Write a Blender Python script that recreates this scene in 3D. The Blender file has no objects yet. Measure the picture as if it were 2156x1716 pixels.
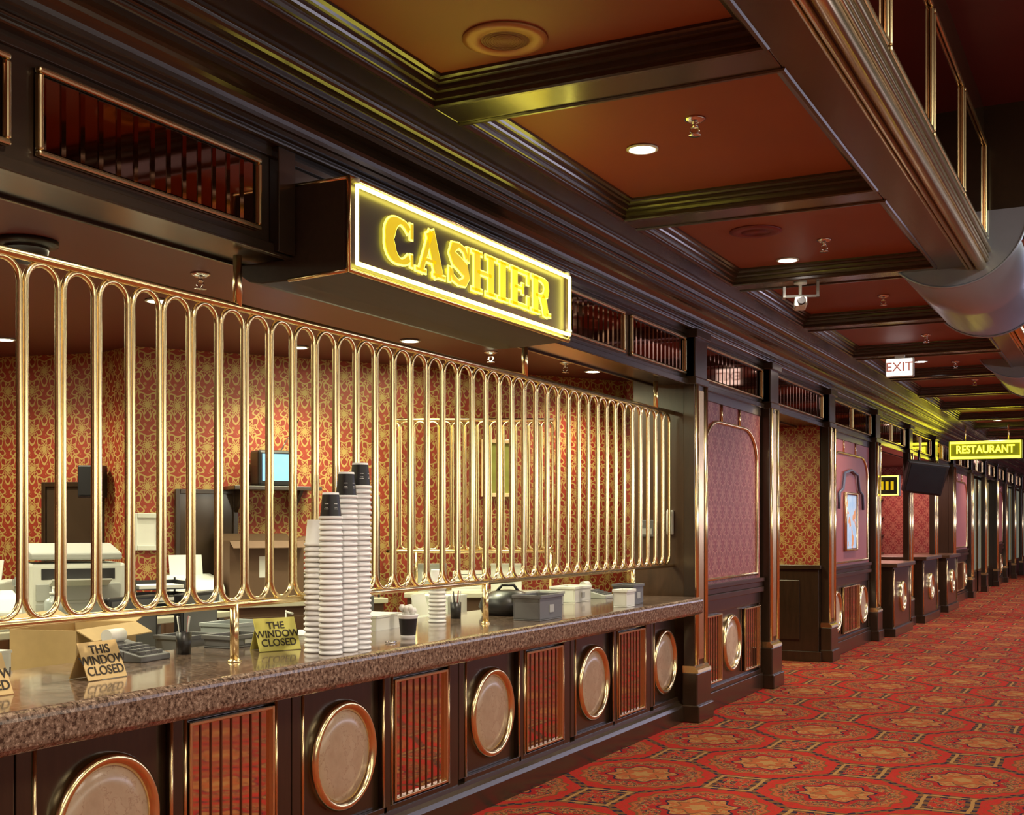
import bpy, math, random
from mathutils import Vector
random.seed(7)
S=bpy.context.scene; COL=S.collection
pi=math.pi
# ---------------------------------------------------------------- materials
NT=None
class E:
    def __init__(s,k): s.k=k
    def __add__(a,b): return mth('ADD',a,b)
    def __radd__(a,b): return mth('ADD',b,a)
    def __sub__(a,b): return mth('SUBTRACT',a,b)
    def __rsub__(a,b): return mth('SUBTRACT',b,a)
    def __mul__(a,b): return mth('MULTIPLY',a,b)
    def __rmul__(a,b): return mth('MULTIPLY',b,a)
    def __truediv__(a,b): return mth('DIVIDE',a,b)
def put(a,inp):
    if isinstance(a,E): NT.links.new(a.k,inp)
    else: inp.default_value=a
def mth(op,*a):
    n=NT.nodes.new('ShaderNodeMath'); n.operation=op
    for i,x in enumerate(a): put(x,n.inputs[i])
    return E(n.outputs[0])
def absx(a): return mth('ABSOLUTE',a)
def fr(a): return mth('FRACT',a)
def mn(a,b): return mth('MINIMUM',a,b)
def mx(a,b): return mth('MAXIMUM',a,b)
def lt(a,b): return mth('LESS_THAN',a,b)
def gt(a,b): return mth('GREATER_THAN',a,b)
def sq(a): return mth('SQRT',a)
def cosx(a): return mth('COSINE',a)
def band(d,a,b): return gt(d,a)*lt(d,b)
def c4(c): return (c[0],c[1],c[2],1)
def mixc(f,a,b):
    n=NT.nodes.new('ShaderNodeMix'); n.data_type='RGBA'
    put(f,n.inputs[0])
    for x,i in ((a,6),(b,7)):
        if isinstance(x,E): NT.links.new(x.k,n.inputs[i])
        else: n.inputs[i].default_value=c4(x)
    return E(n.outputs[2])
def coords(kind='Object'):
    t=NT.nodes.new('ShaderNodeTexCoord'); return E(t.outputs[kind])
def sep(v):
    n=NT.nodes.new('ShaderNodeSeparateXYZ'); NT.links.new(v.k,n.inputs[0]); return [E(o) for o in n.outputs]
def mapping(v,sc):
    n=NT.nodes.new('ShaderNodeMapping'); NT.links.new(v.k,n.inputs[0]); n.inputs['Scale'].default_value=sc; return E(n.outputs[0])
def noise(v,sc,det=4,rough=.5):
    n=NT.nodes.new('ShaderNodeTexNoise'); NT.links.new(v.k,n.inputs['Vector'])
    n.inputs['Scale'].default_value=sc; n.inputs['Detail'].default_value=det; n.inputs['Roughness'].default_value=rough
    return E(n.outputs[0])
def newmat(name):
    global NT
    m=bpy.data.materials.new(name); m.use_nodes=True; NT=m.node_tree
    return m,NT.nodes['Principled BSDF']
def bump(b,h,st=.3,dist=.01):
    n=NT.nodes.new('ShaderNodeBump'); n.inputs['Strength'].default_value=st; n.inputs['Distance'].default_value=dist
    NT.links.new(h.k,n.inputs['Height']); NT.links.new(n.outputs[0],b.inputs['Normal'])
def M(name,col,rough=.5,metal=0,var=.15,sc=8,emit=None,es=0,spec=.5,coat=0,stretch=(1,1,1)):
    m,b=newmat(name)
    v=mapping(coords(),stretch)
    n=noise(v,sc)
    d=tuple(c*(1-var) for c in col); l=tuple(min(1,c*(1+var)) for c in col)
    f=mixc(n,d,l); NT.links.new(f.k,b.inputs['Base Color'])
    b.inputs['Roughness'].default_value=rough; b.inputs['Metallic'].default_value=metal
    b.inputs['Specular IOR Level'].default_value=spec
    b.inputs['Coat Weight'].default_value=coat; b.inputs['Coat Roughness'].default_value=.12
    if emit: b.inputs['Emission Color'].default_value=c4(emit); b.inputs['Emission Strength'].default_value=es
    return m
def wood(name,dark,light,rough=.3,coat=.3,stretch=(6,6,.7)):
    m,b=newmat(name)
    v=mapping(coords(),stretch)
    n=noise(v,6,6,.6); n2=noise(v,40,2)
    f=mixc(n*.8+n2*.2,dark,light); NT.links.new(f.k,b.inputs['Base Color'])
    b.inputs['Roughness'].default_value=rough; b.inputs['Coat Weight'].default_value=coat; b.inputs['Coat Roughness'].default_value=.16
    bump(b,n2,.08,.002)
    return m
WOOD=wood('dark_walnut',(.011,.0065,.003),(.050,.026,.012),.28,.45)
WOODY=wood('dark_walnut_beam',(.011,.0075,.004),(.044,.026,.013),.26,.5,(6,.6,6))
WOODS=wood('satin_walnut',(.016,.009,.005),(.055,.030,.015),.55,.05,(6,.6,6))
WOODM=wood('brown_mahogany',(.05,.024,.011),(.12,.058,.026),.35,.3)
BRASS=M('polished_brass',(.92,.74,.40),.23,1,.06,30)
BRASSD=M('antique_brass',(.80,.59,.30),.27,1,.10,20)
BARM=M('dark_bronze_bar',(.20,.10,.05),.3,.8,.1)
STEEL=M('brushed_steel',(.36,.44,.56),.30,.55,.10,6,stretch=(1,.1,1))
CHROME=M('chrome',(.8,.8,.82),.12,1,.05)
MIRR=M('smoked_mirror',(.36,.19,.12),.05,1,.1,3)
MIRC=M('tinted_mirror',(.80,.66,.56),.04,1,.05,3)
REDCEIL=M('burgundy_ceiling_paint',(.25,.052,.016),.5,0,.14,2)
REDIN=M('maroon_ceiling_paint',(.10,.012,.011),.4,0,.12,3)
WHITE=M('white_plastic',(.68,.69,.62),.4,0,.05)
FOAM=M('white_foam',(.84,.84,.84),.55,0,.03,60)
BLACK=M('black_plastic',(.015,.014,.015),.35,0,.2)
GREY=M('grey_plastic',(.12,.12,.12),.5,0,.1)
LGREY=M('light_grey_plastic',(.38,.39,.36),.45,0,.06)
BEIGE=M('beige_plastic',(.46,.43,.32),.5,0,.06)
CARD=M('corrugated_cardboard',(.45,.31,.14),.8,0,.1,20)
BROWNB=M('brown_carton',(.13,.07,.035),.7,0,.1,20)
PAPER=M('paper',(.74,.73,.67),.8,0,.03)
PLATE=M('gold_plate',(.66,.47,.20),.42,.2,.06,10)
PLATEY=M('yellow_gold_plate',(.60,.56,.13),.42,.2,.06,10)
INK=M('dark_ink',(.03,.02,.01),.6,0,.1)
DKRED=M('dark_red_paint',(.16,.018,.018),.5,0,.15,4)
LABELW=M('white_print',(.6,.6,.58),.6,0,.05)
CLEAR=M('frosted_plastic',(.40,.44,.43),.2,0,.1)
NEONY=M('yellow_neon_tube',(.9,.8,.02),.3,0,.02,5,(1.0,.90,.09),3.2)
NEONB=M('bright_yellow_neon_tube',(.9,.8,.02),.3,0,.02,5,(1.0,.90,.04),4)
NEONW=M('pale_yellow_neon_tube',(.9,.9,.1),.3,0,.02,5,(1.0,.88,.13),9)
LETF=M('amber_letter_face',(.45,.34,.01),.4,0,.05,10,(.85,.56,.004),.62)
LAMP=M('lamp_glow',(1,1,1),.5,0,0,5,(1,.88,.80),30)
LAMPI=M('lamp_glow_warm',(1,1,1),.5,0,0,5,(1,.88,.68),30)
SCREEN=M('blue_screen',(.1,.3,.5),.2,0,.5,18,(.22,.5,.85),.95)
TEAL=M('glowing_tinted_glass',(.10,.12,.10),.08,0,.3,1,(.34,.42,.34),.22)  # faint glow put into the tinted glass itself, no lamp behind it
EXITW=M('lit_white_panel',(.9,.9,.85),.4,0,0,5,(1,.90,.86),1.6)
EXITG=M('exit_letters',(.4,.2,.15),.5,0,0,5,(.5,.16,.12),.6)
def granite(name,k):
    m,b=newmat(name)
    v=coords(); n1=noise(v,60,5,.7); n2=noise(v,9,3)
    s=lambda c: tuple(x*k for x in c)
    f=mixc(n1,s((.06,.038,.026)),s((.34,.23,.165))); f=mixc(gt(n1,.57),f,s((.44,.32,.235))); f=mixc(lt(n1,.44),f,s((.035,.022,.016))); f=mixc(n2*.35,f,s((.15,.09,.06)))
    NT.links.new(f.k,b.inputs['Base Color']); b.inputs['Roughness'].default_value=.14; b.inputs['Coat Weight'].default_value=.5; b.inputs['Coat Roughness'].default_value=.06
    return m
GRAN=granite('brown_granite',.88)
MARB,b=newmat('cream_marble')
v=coords(); n1=noise(v,7,6,.65)
f=mixc(n1,(.38,.25,.155),(.70,.56,.39)); f=mixc(band(n1,.485,.497)*.6,f,(.34,.20,.13))
NT.links.new(f.k,b.inputs['Base Color']); b.inputs['Roughness'].default_value=.25
def lattice(u,v,pu,pv):
    a1=(fr(u/pu)-.5)*pu; b1=(fr(v/pv)-.5)*pv
    a2=(fr(u/pu+.5)-.5)*pu; b2=(fr(v/pv+.5)-.5)*pv
    return (a1,b1),(a2,b2)
CARPET,b=newmat('patterned_red_carpet')
v=coords(); x,y,z=sep(v)
w1=(noise(v,7,2)-.5)*.03; w2=(noise(mapping(v,(1.1,1,1)),9,2)-.5)*.03
x=x+w1+10.26; y=y+w2+10.14
PU,PV=1.24,1.46
(a1,b1),(a2,b2)=lattice(x,y,PU,PV)
def octd(a,b_):
    A=absx(a)/.50; B=absx(b_)/.56
    return mx(mx(A,B),(A+B)*.74)
def rad(a,b_): return sq(a*a+b_*b_*.86)
o1=octd(a1,b1); o2=octd(a2,b2)
o=mn(o1,o2); first=lt(o1,o2)
sel=lambda p,q: p*first+q*(1.0-first)
la=sel(a1,a2); lb=sel(b1,b2)
r=rad(la,lb); th=mth('ARCTAN2',lb,la)
pet=r*(1.0+.035*cosx(th*16.0)); pet2=r*(1.0+.12*cosx(th*8.0)); pet3=r*(1.0+.22*cosx(th*6.0))
RED=(.50,.028,.014); RD2=(.32,.016,.012); GOLD=(.36,.19,.06); GD2=(.16,.07,.022); NAVY=(.016,.016,.030); ORG=(.36,.09,.026)
n3=noise(v,38,3,.6); n4=noise(v,20,2); n5=noise(mapping(v,(1,1.3,1)),27,2)
col=mixc(n3,RD2,RED)
out=gt(o,1.04)
col=mixc(band(n4,.49,.535)*out,col,GOLD)
col=mixc(band(n4,.535,.60)*out,col,NAVY)
col=mixc(band(n5,.40,.45)*out,col,GD2)
col=mixc(band(n5,.56,.585)*lt(o,.88)*gt(pet,.41),col,GD2)
saw=fr(th*4.8)
col=mixc(band(o,.89,1.05),col,mixc(gt(saw,.4),NAVY,GD2))
col=mixc(band(o,.945,.99),col,GOLD)
col=mixc(lt(pet,.385),col,GD2)
col=mixc(lt(pet,.370),col,ORG)
col=mixc(lt(pet,.350),col,mixc(gt(n3,.52),GD2,GOLD))
col=mixc(band(n5,.46,.515)*lt(pet,.35),col,NAVY)
col=mixc(band(n4,.46,.50)*lt(pet,.35),col,RED)
col=mixc(band(pet2,.21,.25),col,RD2)
col=mixc(band(pet2,.195,.21),col,NAVY)
col=mixc(lt(pet2,.195),col,mixc(gt(n3,.5),ORG,GOLD))
col=mixc(lt(pet3,.13),col,GD2); col=mixc(lt(pet3,.115),col,ORG); col=mixc(lt(pet3,.06),col,GOLD)
tuft=noise(v,260,1)
col=mixc(tuft*.42,col,(.05,.006,.006))
NT.links.new(col.k,b.inputs['Base Color']); b.inputs['Roughness'].default_value=.95; b.inputs['Specular IOR Level'].default_value=.1
bump(b,tuft,.4,.006)
def paper(name,ground,g2,gold,gold2,pu=.25,pv=.34,strength=1.0):
    m,b=newmat(name)
    v=coords('UV'); x,y,z=sep(v); x=x+20.0; y=y+20.0
    n=noise(v,45,2); x=x+(n-.5)*.010
    (a1,b1),(a2,b2)=lattice(x,y,pu,pv)
    def motif(a,b_):
        b_=b_+.02
        r=rad(a*1.15,b_*.95); t=mth('ARCTAN2',a,b_)
        return r*(1.0+.24*cosx(t*5.0)),r*(1.0+.3*cosx(t*10.0)),t
    p1,q1,t1=motif(a1,b1); p2,q2,t2=motif(a2,b2)
    p=mn(p1,p2); q=mn(q1,q2)
    k=pu/.25
    col=mixc(n,ground,g2)
    og=absx(absx(a1)-(.5+.30*cosx(y*(2*pi/pv)))*pu*.42)
    col=mixc(lt(og,.0075*k)*strength,col,gold)
    leaf=gt(mth('SINE',(x*(2*pi/pu)*3.0))*mth('SINE',(y*(2*pi/pv)*4.0)),.55)*gt(p,.105*k)
    col=mixc(leaf*strength,col,gold2)
    col=mixc(lt(p,.094*k)*strength,col,gold); col=mixc(lt(p,.080*k)*strength,col,g2)
    col=mixc(lt(q,.056*k)*strength,col,gold); col=mixc(band(q,.03*k,.040*k)*strength,col,g2)
    NT.links.new(col.k,b.inputs['Base Color']); b.inputs['Roughness'].default_value=.5
    return m
WPAPER=paper('red_gold_damask_wallpaper',(.35,.045,.018),(.26,.026,.012),(.44,.29,.085),(.37,.19,.05),.22,.30)
WPAPR=paper('rose_damask_wallpaper',(.25,.040,.036),(.18,.024,.024),(.38,.15,.10),(.33,.11,.08),.22,.30,.9)
ROSE=M('rose_panel_paint',(.32,.085,.08),.5,0,.08,5)

# ---------------------------------------------------------------- geometry
class MB:
    def __init__(s): s.v=[];s.f=[];s.sm=[];s.mi=[];s.m=0
    def face(s,idx,sm=False): s.f.append(tuple(idx)); s.sm.append(sm); s.mi.append(s.m)
    def box(s,x0,x1,y0,y1,z0,z1):
        if x0>x1:x0,x1=x1,x0
        if y0>y1:y0,y1=y1,y0
        if z0>z1:z0,z1=z1,z0
        b=len(s.v); s.v+=[(x,y,z) for z in(z0,z1) for y in(y0,y1) for x in(x0,x1)]
        for q in((0,2,3,1),(4,5,7,6),(0,1,5,4),(2,6,7,3),(0,4,6,2),(1,3,7,5)): s.face([b+i for i in q])
        return s
    def prism(s,poly,a0,a1,axis='Y',sm=False):
        b=len(s.v); n=len(poly)
        for a in(a0,a1):
            for p,q in poly:
                s.v.append({'Y':(p,a,q),'X':(a,p,q),'Z':(p,q,a)}[axis])
        for i in range(n): j=(i+1)%n; s.face((b+i,b+j,b+n+j,b+n+i),sm)
        s.face(list(range(b,b+n))); s.face(list(range(b+2*n-1,b+n-1,-1)))
        return s
    def lathe(s,prof,c=(0,0,0),n=20,axis='Z',cap0=True,cap1=True):
        b=len(s.v); m=len(prof)
        for r,h in prof:
            for i in range(n):
                a=2*pi*i/n; p,q=r*math.cos(a),r*math.sin(a)
                d={'Z':(p,q,h),'X':(h,p,q),'Y':(q,h,p)}[axis]
                s.v.append((c[0]+d[0],c[1]+d[1],c[2]+d[2]))
        for k in range(m-1):
            for i in range(n):
                j=(i+1)%n; s.face((b+k*n+i,b+k*n+j,b+(k+1)*n+j,b+(k+1)*n+i),True)
        if cap0: s.face([b+i for i in range(n-1,-1,-1)])
        if cap1: s.face([b+(m-1)*n+i for i in range(n)])
        return s
    def tube(s,pts,r,closed=False,n=8):
        P=[Vector(p) for p in pts]; m=len(P); b=len(s.v); T=[]
        for i in range(m):
            a=P[i-1] if(i>0 or closed) else P[i]; c=P[(i+1)%m] if(i<m-1 or closed) else P[i]
            T.append((c-a).normalized())
        up=Vector((0,0,1)) if abs(T[0].z)<.9 else Vector((1,0,0))
        nr=T[0].cross(up).normalized()
        for i in range(m):
            nr=(nr-T[i]*nr.dot(T[i])).normalized(); bb=T[i].cross(nr)
            for k in range(n):
                a=2*pi*k/n; s.v.append(tuple(P[i]+nr*(r*math.cos(a))+bb*(r*math.sin(a))))
        for i in range(m if closed else m-1):
            j=(i+1)%m
            for k in range(n):
                l=(k+1)%n; s.face((b+i*n+k,b+i*n+l,b+j*n+l,b+j*n+k),True)
        if not closed:
            s.face([b+k for k in range(n-1,-1,-1)]); s.face([b+(m-1)*n+k for k in range(n)])
        return s
    def frame(s,x0,x1,y0,y1,prof):
        b=len(s.v)
        for i,z in prof: s.v+=[(x0+i,y0+i,z),(x1-i,y0+i,z),(x1-i,y1-i,z),(x0+i,y1-i,z)]
        for k in range(len(prof)-1):
            for i in range(4):
                j=(i+1)%4; s.face((b+4*k+i,b+4*k+j,b+4*k+4+j,b+4*k+4+i))
        return s
def ob(name,mb,mat,parent=None,loc=(0,0,0),rot=(0,0,0),bev=0,label=None):
    me=bpy.data.meshes.new(name); me.from_pydata(mb.v,[],mb.f)
    for m in (mat if isinstance(mat,(list,tuple)) else [mat]): me.materials.append(m)
    for p,sm,mi in zip(me.polygons,mb.sm,mb.mi): p.use_smooth=sm; p.material_index=mi
    me.update()
    import bmesh
    bm=bmesh.new(); bm.from_mesh(me); bmesh.ops.recalc_face_normals(bm,faces=bm.faces); bm.to_mesh(me); bm.free()
    o=bpy.data.objects.new(name,me); COL.objects.link(o); o.location=loc; o.rotation_euler=rot
    if parent: o.parent=parent
    if bev:
        m=o.modifiers.new('bevel','BEVEL'); m.width=bev; m.segments=2; m.limit_method='ANGLE'; m.angle_limit=.6
    if label: o['label']=label
    return o
def B(*a): return MB().box(*a)
def thing(name,label,cat,loc=(0,0,0),rotz=0,group=None):
    o=bpy.data.objects.new(name,None); o.empty_display_size=.1; COL.objects.link(o)
    o.location=loc; o.rotation_euler=(0,0,rotz); o['label']=label; o['category']=cat
    if group: o['group']=group
    return o
def tag(o,label,cat,group=None):
    o['label']=label; o['category']=cat
    if group: o['group']=group
    return o
def struct(o): o['kind']='structure'; return o
def clone(root,loc,rotz=None,scale=None,label=None):
    r=root.copy(); COL.objects.link(r); r.location=loc
    if rotz is not None: r.rotation_euler=(0,0,rotz)
    if scale: r.scale=scale
    if label: r['label']=label
    def rec(o,n):
        for c in o.children:
            k=c.copy(); k.parent=n; COL.objects.link(k); rec(c,k)
    rec(root,r); return r
def text(name,body,size,mat,parent,loc,rot,ext=.002,off=0,align='CENTER',sx=1,space=1,label=None):
    cu=bpy.data.curves.new(name,'FONT'); cu.body=body; cu.size=size; cu.extrude=ext; cu.offset=off
    cu.align_x=align; cu.align_y='CENTER'; cu.space_line=space
    t=bpy.data.objects.new(name+'_tmp',cu); COL.objects.link(t)
    dg=bpy.context.evaluated_depsgraph_get(); me=bpy.data.meshes.new_from_object(t.evaluated_get(dg))
    bpy.data.objects.remove(t); me.materials.clear(); me.materials.append(mat)
    o=bpy.data.objects.new(name,me); COL.objects.link(o); o.location=loc; o.rotation_euler=rot; o.scale=(sx,1,1); o.parent=parent
    if label:o['label']=label
    return o
def uvwall(name,pts,z0,z1,mat):
    me=bpy.data.meshes.new(name); v=[];f=[];uv=[];s=0
    for i,(p,q) in enumerate(zip(pts[:-1],pts[1:])):
        L=math.dist(p,q); b=len(v)
        v+=[(p[0],p[1],z0),(q[0],q[1],z0),(q[0],q[1],z1),(p[0],p[1],z1)]; f.append((b,b+1,b+2,b+3))
        uv+=[(s,z0),(s+L,z0),(s+L,z1),(s,z1)]; s+=L
    me.from_pydata(v,[],f); me.materials.append(mat)
    l=me.uv_layers.new(name='UVMap')
    for i,c in enumerate(uv): l.data[i].uv=c
    o=bpy.data.objects.new(name,me); COL.objects.link(o); return o
def light(kind,name,loc,power,col,parent=None,size=.1,rot=(0,0,0),angle=2.4,blend=.6,sy=None):
    l=bpy.data.lights.new(name,kind); l.energy=power; l.color=col
    if kind=='SPOT': l.spot_size=angle; l.spot_blend=blend; l.shadow_soft_size=size
    elif kind=='AREA':
        l.size=size
        if sy: l.shape='RECTANGLE'; l.size_y=sy
    else: l.shadow_soft_size=size
    o=bpy.data.objects.new(name,l); COL.objects.link(o); o.location=loc; o.rotation_euler=rot
    if parent:o.parent=parent
    return o

# ---------------------------------------------------------------- camera
cam=bpy.data.cameras.new('camera'); co=bpy.data.objects.new('camera',cam); COL.objects.link(co)
co.location=(0,0,1.6); co.rotation_euler=(pi/2,0,math.radians(26.97))
cam.sensor_width=36; cam.lens=42.98; cam.shift_y=.1146; cam.clip_start=.05; cam.clip_end=200
S.camera=co
YE=46.0
# ---------------------------------------------------------------- shell
struct(ob('floor',B(-10,6.2,-3,YE,-.1,0),CARPET))
struct(ob('wall_right',B(6,6.2,-3,YE,0,4.8),DKRED))
struct(ob('wall_rear',B(-10,6.2,-3.2,-3,0,4.8),DKRED))
struct(ob('wall_end',B(-10,6.2,YE,YE+.2,0,4.8),DKRED))
struct(uvwall('wall_back',[(-9.6,-1.2),(-9.6,6.3),(-6.95,6.82),(-6.5,6.66),(-4.1,10.35),(-3.5,10.35)],0,2.92,WPAPER))
struct(ob('wall_cashier_side',B(-9.6,-3.3,-1.3,-1.2,0,2.92),DKRED))
mb=MB(); mb.prism([(-9.7,-1.3),(-3.42,-1.3),(-3.42,10.5),(-4.2,10.5),(-6.5,6.9),(-9.7,6.6)],2.9,3.0,'Z')
struct(ob('ceiling_cashier',mb,REDIN))
struct(ob('trim_4',B(-3.75,-3.30,9.62,9.72,0,2.9),WOODM))
mb=MB()
for a,c in((9.66,12.1),(14.40,17.6),(25.4,28.4),(34,36.5)): mb.box(-3.6,-3.27,a,c,0,2.76)
struct(ob('wall_left',mb,WOOD))
struct(uvwall('wall_alcove_side',[(-5.4,14.39),(-3.28,14.39)],1.10,2.76,WPAPER))
struct(uvwall('wall_alcove_back',[(-5.4,12.1),(-5.4,14.39)],0,2.76,WPAPER))
mb=MB(); mb.box(-5.4,-3.28,14.33,14.385,0,1.08).box(-5.4,-3.25,14.30,14.385,1.08,1.13).box(-5.4,-3.25,14.30,14.385,0,.12)
for i in range(3): mb.box(-3.5-i*.55-.38,-3.5-i*.55,14.315,14.33,.25,.95)
struct(ob('trim_5',mb,WOOD,bev=.006))
struct(ob('ceiling_alcove',B(-5.4,-3.6,12.1,14.4,2.76,2.85),REDIN))
struct(uvwall('wall_shop_back',[(-5.0,17.6),(-5.0,YE)],0,2.76,WPAPR))
struct(uvwall('wall_shop_side',[(-5.0,25.4),(-3.5,25.4)],0,2.76,WPAPR))
struct(ob('ceiling_shop',B(-5.0,-3.6,17.6,YE,2.76,2.85),REDIN))
mb=MB(); mb.box(-3.54,-3.25,-1.2,YE,2.76,3.42)
mb.box(-3.25,-3.225,-1.2,YE,2.745,2.785); mb.box(-3.25,-3.235,-1.2,YE,3.15,3.2); mb.box(-3.56,-3.54,-1.2,YE,2.745,2.80)
mb.box(-3.25,-3.215,-1.2,YE,2.735,2.747); mb.box(-3.25,-3.20,4.13,4.245,2.75,3.19)
struct(ob('trim_1',mb,WOODY,bev=.004))
prof=[(-3.26,3.19),(-3.205,3.19)]
def bead(x,z,r): return [(x+r*math.cos(a),z+r*math.sin(a)) for a in [-pi/2+.2+ (pi*.75)*i/5 for i in range(6)]]
prof+=bead(-3.205,3.205,.015)+[(-3.185,3.225),(-3.165,3.228),(-3.165,3.245)]
for i in range(8):
    a=pi/2*i/7; prof.append((-3.155+.085*(1-math.cos(a)),3.25+.075*math.sin(a)))
prof+=[(-3.055,3.325),(-3.055,3.345)]+bead(-3.045,3.36,.016)+[(-3.03,3.38),(-3.005,3.382),(-3.005,3.40)]
for i in range(6):
    a=pi/2*i/5; prof.append((-3.0+.055*math.sin(a),3.402+.035*(1-math.cos(a))))
prof+=[(-2.93,3.437),(-2.93,3.45),(-2.90,3.452),(-2.88,3.455),(-2.88,3.5),(-3.26,3.5)]
struct(ob('trim_2',MB().prism(prof,-1.2,YE),WOODY))
mb=MB(); mb.box(-3.2,-2.77,-3,YE,3.452,3.62); mb.box(-1.27,-.985,-3,YE,3.45,3.62)
beams=[4.67+2.26*k for k in range(-3,19)]
for y in beams:
    if y+.25<YE: mb.box(-2.77,-1.27,y,y+.25,3.45,3.62)
struct(ob('trim_3',mb,WOODY,bev=.006))
mb=MB()
pr=[(-.012,3.449),(-.006,3.441),(.010,3.441),(.016,3.449),(.016,3.466),(.030,3.470),(.034,3.484),(.036,3.494),(.054,3.497),(.058,3.507),(.060,3.521),(.076,3.525),(.080,3.535),(.098,3.540),(.10,3.556)]
for y in beams[:-1]: mb.frame(-2.77,-1.27,y+.25,y+2.26,pr)
struct(ob('trim_6',mb,WOOD))
struct(ob('ceiling',B(-3.2,-.985,-3,YE,3.552,3.70),REDCEIL))
mb=MB(); mb.box(-1.0,6.2,9.35,11.9,3.62,4.9); mb.box(-1.0,6.2,15.4,18,3.62,4.9); mb.box(-1.0,6.2,21.5,24.1,3.62,4.9); mb.box(-1.0,6.2,27.6,YE,3.5,4.9)
struct(ob('ceiling_soffit',mb,WOODY))
struct(ob('ceiling_well',B(-1.2,6.2,-3,27.6,4.6,4.7),REDIN))
mb=MB()
for a,c in((-3,9.35),(11.9,15.4),(18,21.5),(24.1,27.6)): mb.box(-1.1,-.96,a,c,3.5,4.6)
struct(ob('wall_well',mb,WOODY))
for i,(a,c) in enumerate(((-3,9.35),(11.9,15.4),(18,21.5),(24.1,27.6))):
    mb=MB(); mb.tube([(-.975,a,3.455),(-.975,c,3.455)],.038,n=20)
    for x_,z_,r_ in((-.935,3.485,.014),(-.932,3.515,.014),(-.928,3.56,.024),(-1.035,3.437,.014),(-1.065,3.440,.010)): mb.tube([(x_,a,z_),(x_,c,z_)],r_,n=10)
    struct(ob('trim_%d'%(10+i),mb,BRASS))
ys=[-1.1,.2,1.5,2.8,4.1,5.4,6.7,8.0,9.3]
for i in range(len(ys)-1):
    a,c=ys[i]+.03,ys[i+1]-.03
    t=thing('mirror_panel','tall smoked mirror panel in a brass frame beside the ceiling well','mirror',(-.96,(a+c)/2,3.64),0,'brass framed ceiling well mirrors')
    h=(c-a)/2
    ob('mirror',B(.002,.012,-h,h,0,.68),MIRR,t)
    mb=MB(); f=.028
    mb.box(.012,.032,-h,h,0,f).box(.012,.032,-h,h,.68-f,.68).box(.012,.032,-h,-h+f,f,.68-f).box(.012,.032,h-f,h,f,.68-f)
    ob('frame',mb,BRASS,t,bev=.008)
n=28
for i,y in enumerate((9.3,15.4,21.5)):
    out_=[(-1.185+.52*math.cos(pi+pi*k/n),3.84+.52*math.sin(pi+pi*k/n)) for k in range(n+1)]
    struct(ob('trim_%d'%(20+2*i),MB().prism(out_,y,y+2.6,'Y',True),STEEL))
    e=[(-1.185+.525*math.cos(pi+pi*k/n),y,3.84+.525*math.sin(pi+pi*k/n)) for k in range(n+1)]
    e2=[(a,y+2.6,c) for a,_,c in e]
    mb2=MB(); mb2.tube(e,.010); mb2.tube(e2,.010); struct(ob('trim_%d'%(21+2*i),mb2,STEEL))

# ---------------------------------------------------------------- ceiling fixtures
CG='recessed ceiling downlights'
def downlight(loc,r,mat,pw,colr,label,grp,ang=2.2):
    t=thing('recessed_light',label,'ceiling light',loc,0,grp)
    ob('trim_ring',MB().lathe([(r,0),(r*1.22,-.004),(r*1.22,-.010),(r,-.012),(r*.98,-.002)],n=28,cap0=False,cap1=False),WHITE,t)
    ob('lamp',MB().lathe([(r*.98,-.001),(r*.7,-.006),(.001,-.009)],n=24,cap0=False,cap1=False),mat,t)
    light('SPOT','lamp_light',(0,0,-.03),pw,colr,t,.06,(0,0,0),ang,.8)
    return t
for y in(-.4,2.9,5.95,8.93,12.1,15.2,18.75,21.4,24.4,27.9,31,34.5,38):
    downlight((-2.27,y,3.552),.068,LAMP,190,(1,.87,.72),'round white recessed downlight glowing in a coffer',CG)
IN='cashier room downlights'
for x,y in((-5.03,5.37),(-4.54,7.34),(-7.03,6.0),(-5.43,7.24),(-4.07,9.5),(-4.7,3.4),(-6.6,4.4),(-4.5,1.2)):
    downlight((x,y,2.9),.06,LAMPI,84,(1,.92,.66),'small round downlight in the maroon cashier ceiling',IN,2.4)
def speaker(loc,m1,label,h):
    t=thing('ceiling_speaker',label,'speaker',loc)
    ob('housing',MB().lathe([(.17,0),(.172,-.008),(.15,-.014),(.10,-.012),(.098,-.008)],n=36,cap1=False),m1,t)
    mb=MB().lathe([(.098,-.009),(.06,-.013),(.001,-.014)],n=30,cap0=False,cap1=False)
    for k in range(8): mb.tube([((.016+.0105*k)*math.cos(2*pi*i/24),(.016+.0105*k)*math.sin(2*pi*i/24),-.0135) for i in range(24)],.0012,True,4)
    ob('grille',mb,h,t)
OR=M('amber_painted_metal',(.42,.19,.06),.45,.1,.1)
ORD=M('amber_grille_metal',(.24,.10,.04),.6,.1,.1)
speaker((-2.25,4.36,3.552),OR,'round amber ceiling speaker with perforated grille',ORD)
speaker((-2.24,7.97,3.552),DKRED,'round dark red ceiling speaker in a coffer',DKRED)
SG='chrome sprinkler heads'
def sprinkler(loc):
    t=thing('sprinkler','small chrome pendant fire sprinkler on the ceiling','sprinkler',loc,0,SG)
    ob('escutcheon',MB().lathe([(.052,0),(.050,-.01),(.028,-.02),(.02,-.022)],n=18),CHROME,t)
    mb=MB().lathe([(.013,-.02),(.013,-.045)],n=10); mb.tube([(-.015,0,-.04),(-.022,0,-.06),(0,0,-.08)],.005); mb.tube([(.015,0,-.04),(.022,0,-.06),(0,0,-.08)],.005)
    mb.lathe([(.002,-.078),(.03,-.08),(.03,-.084),(.002,-.086)],n=14)
    ob('deflector',mb,CHROME,t); return t
s0=sprinkler((-1.88,5.63,3.552))
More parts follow.
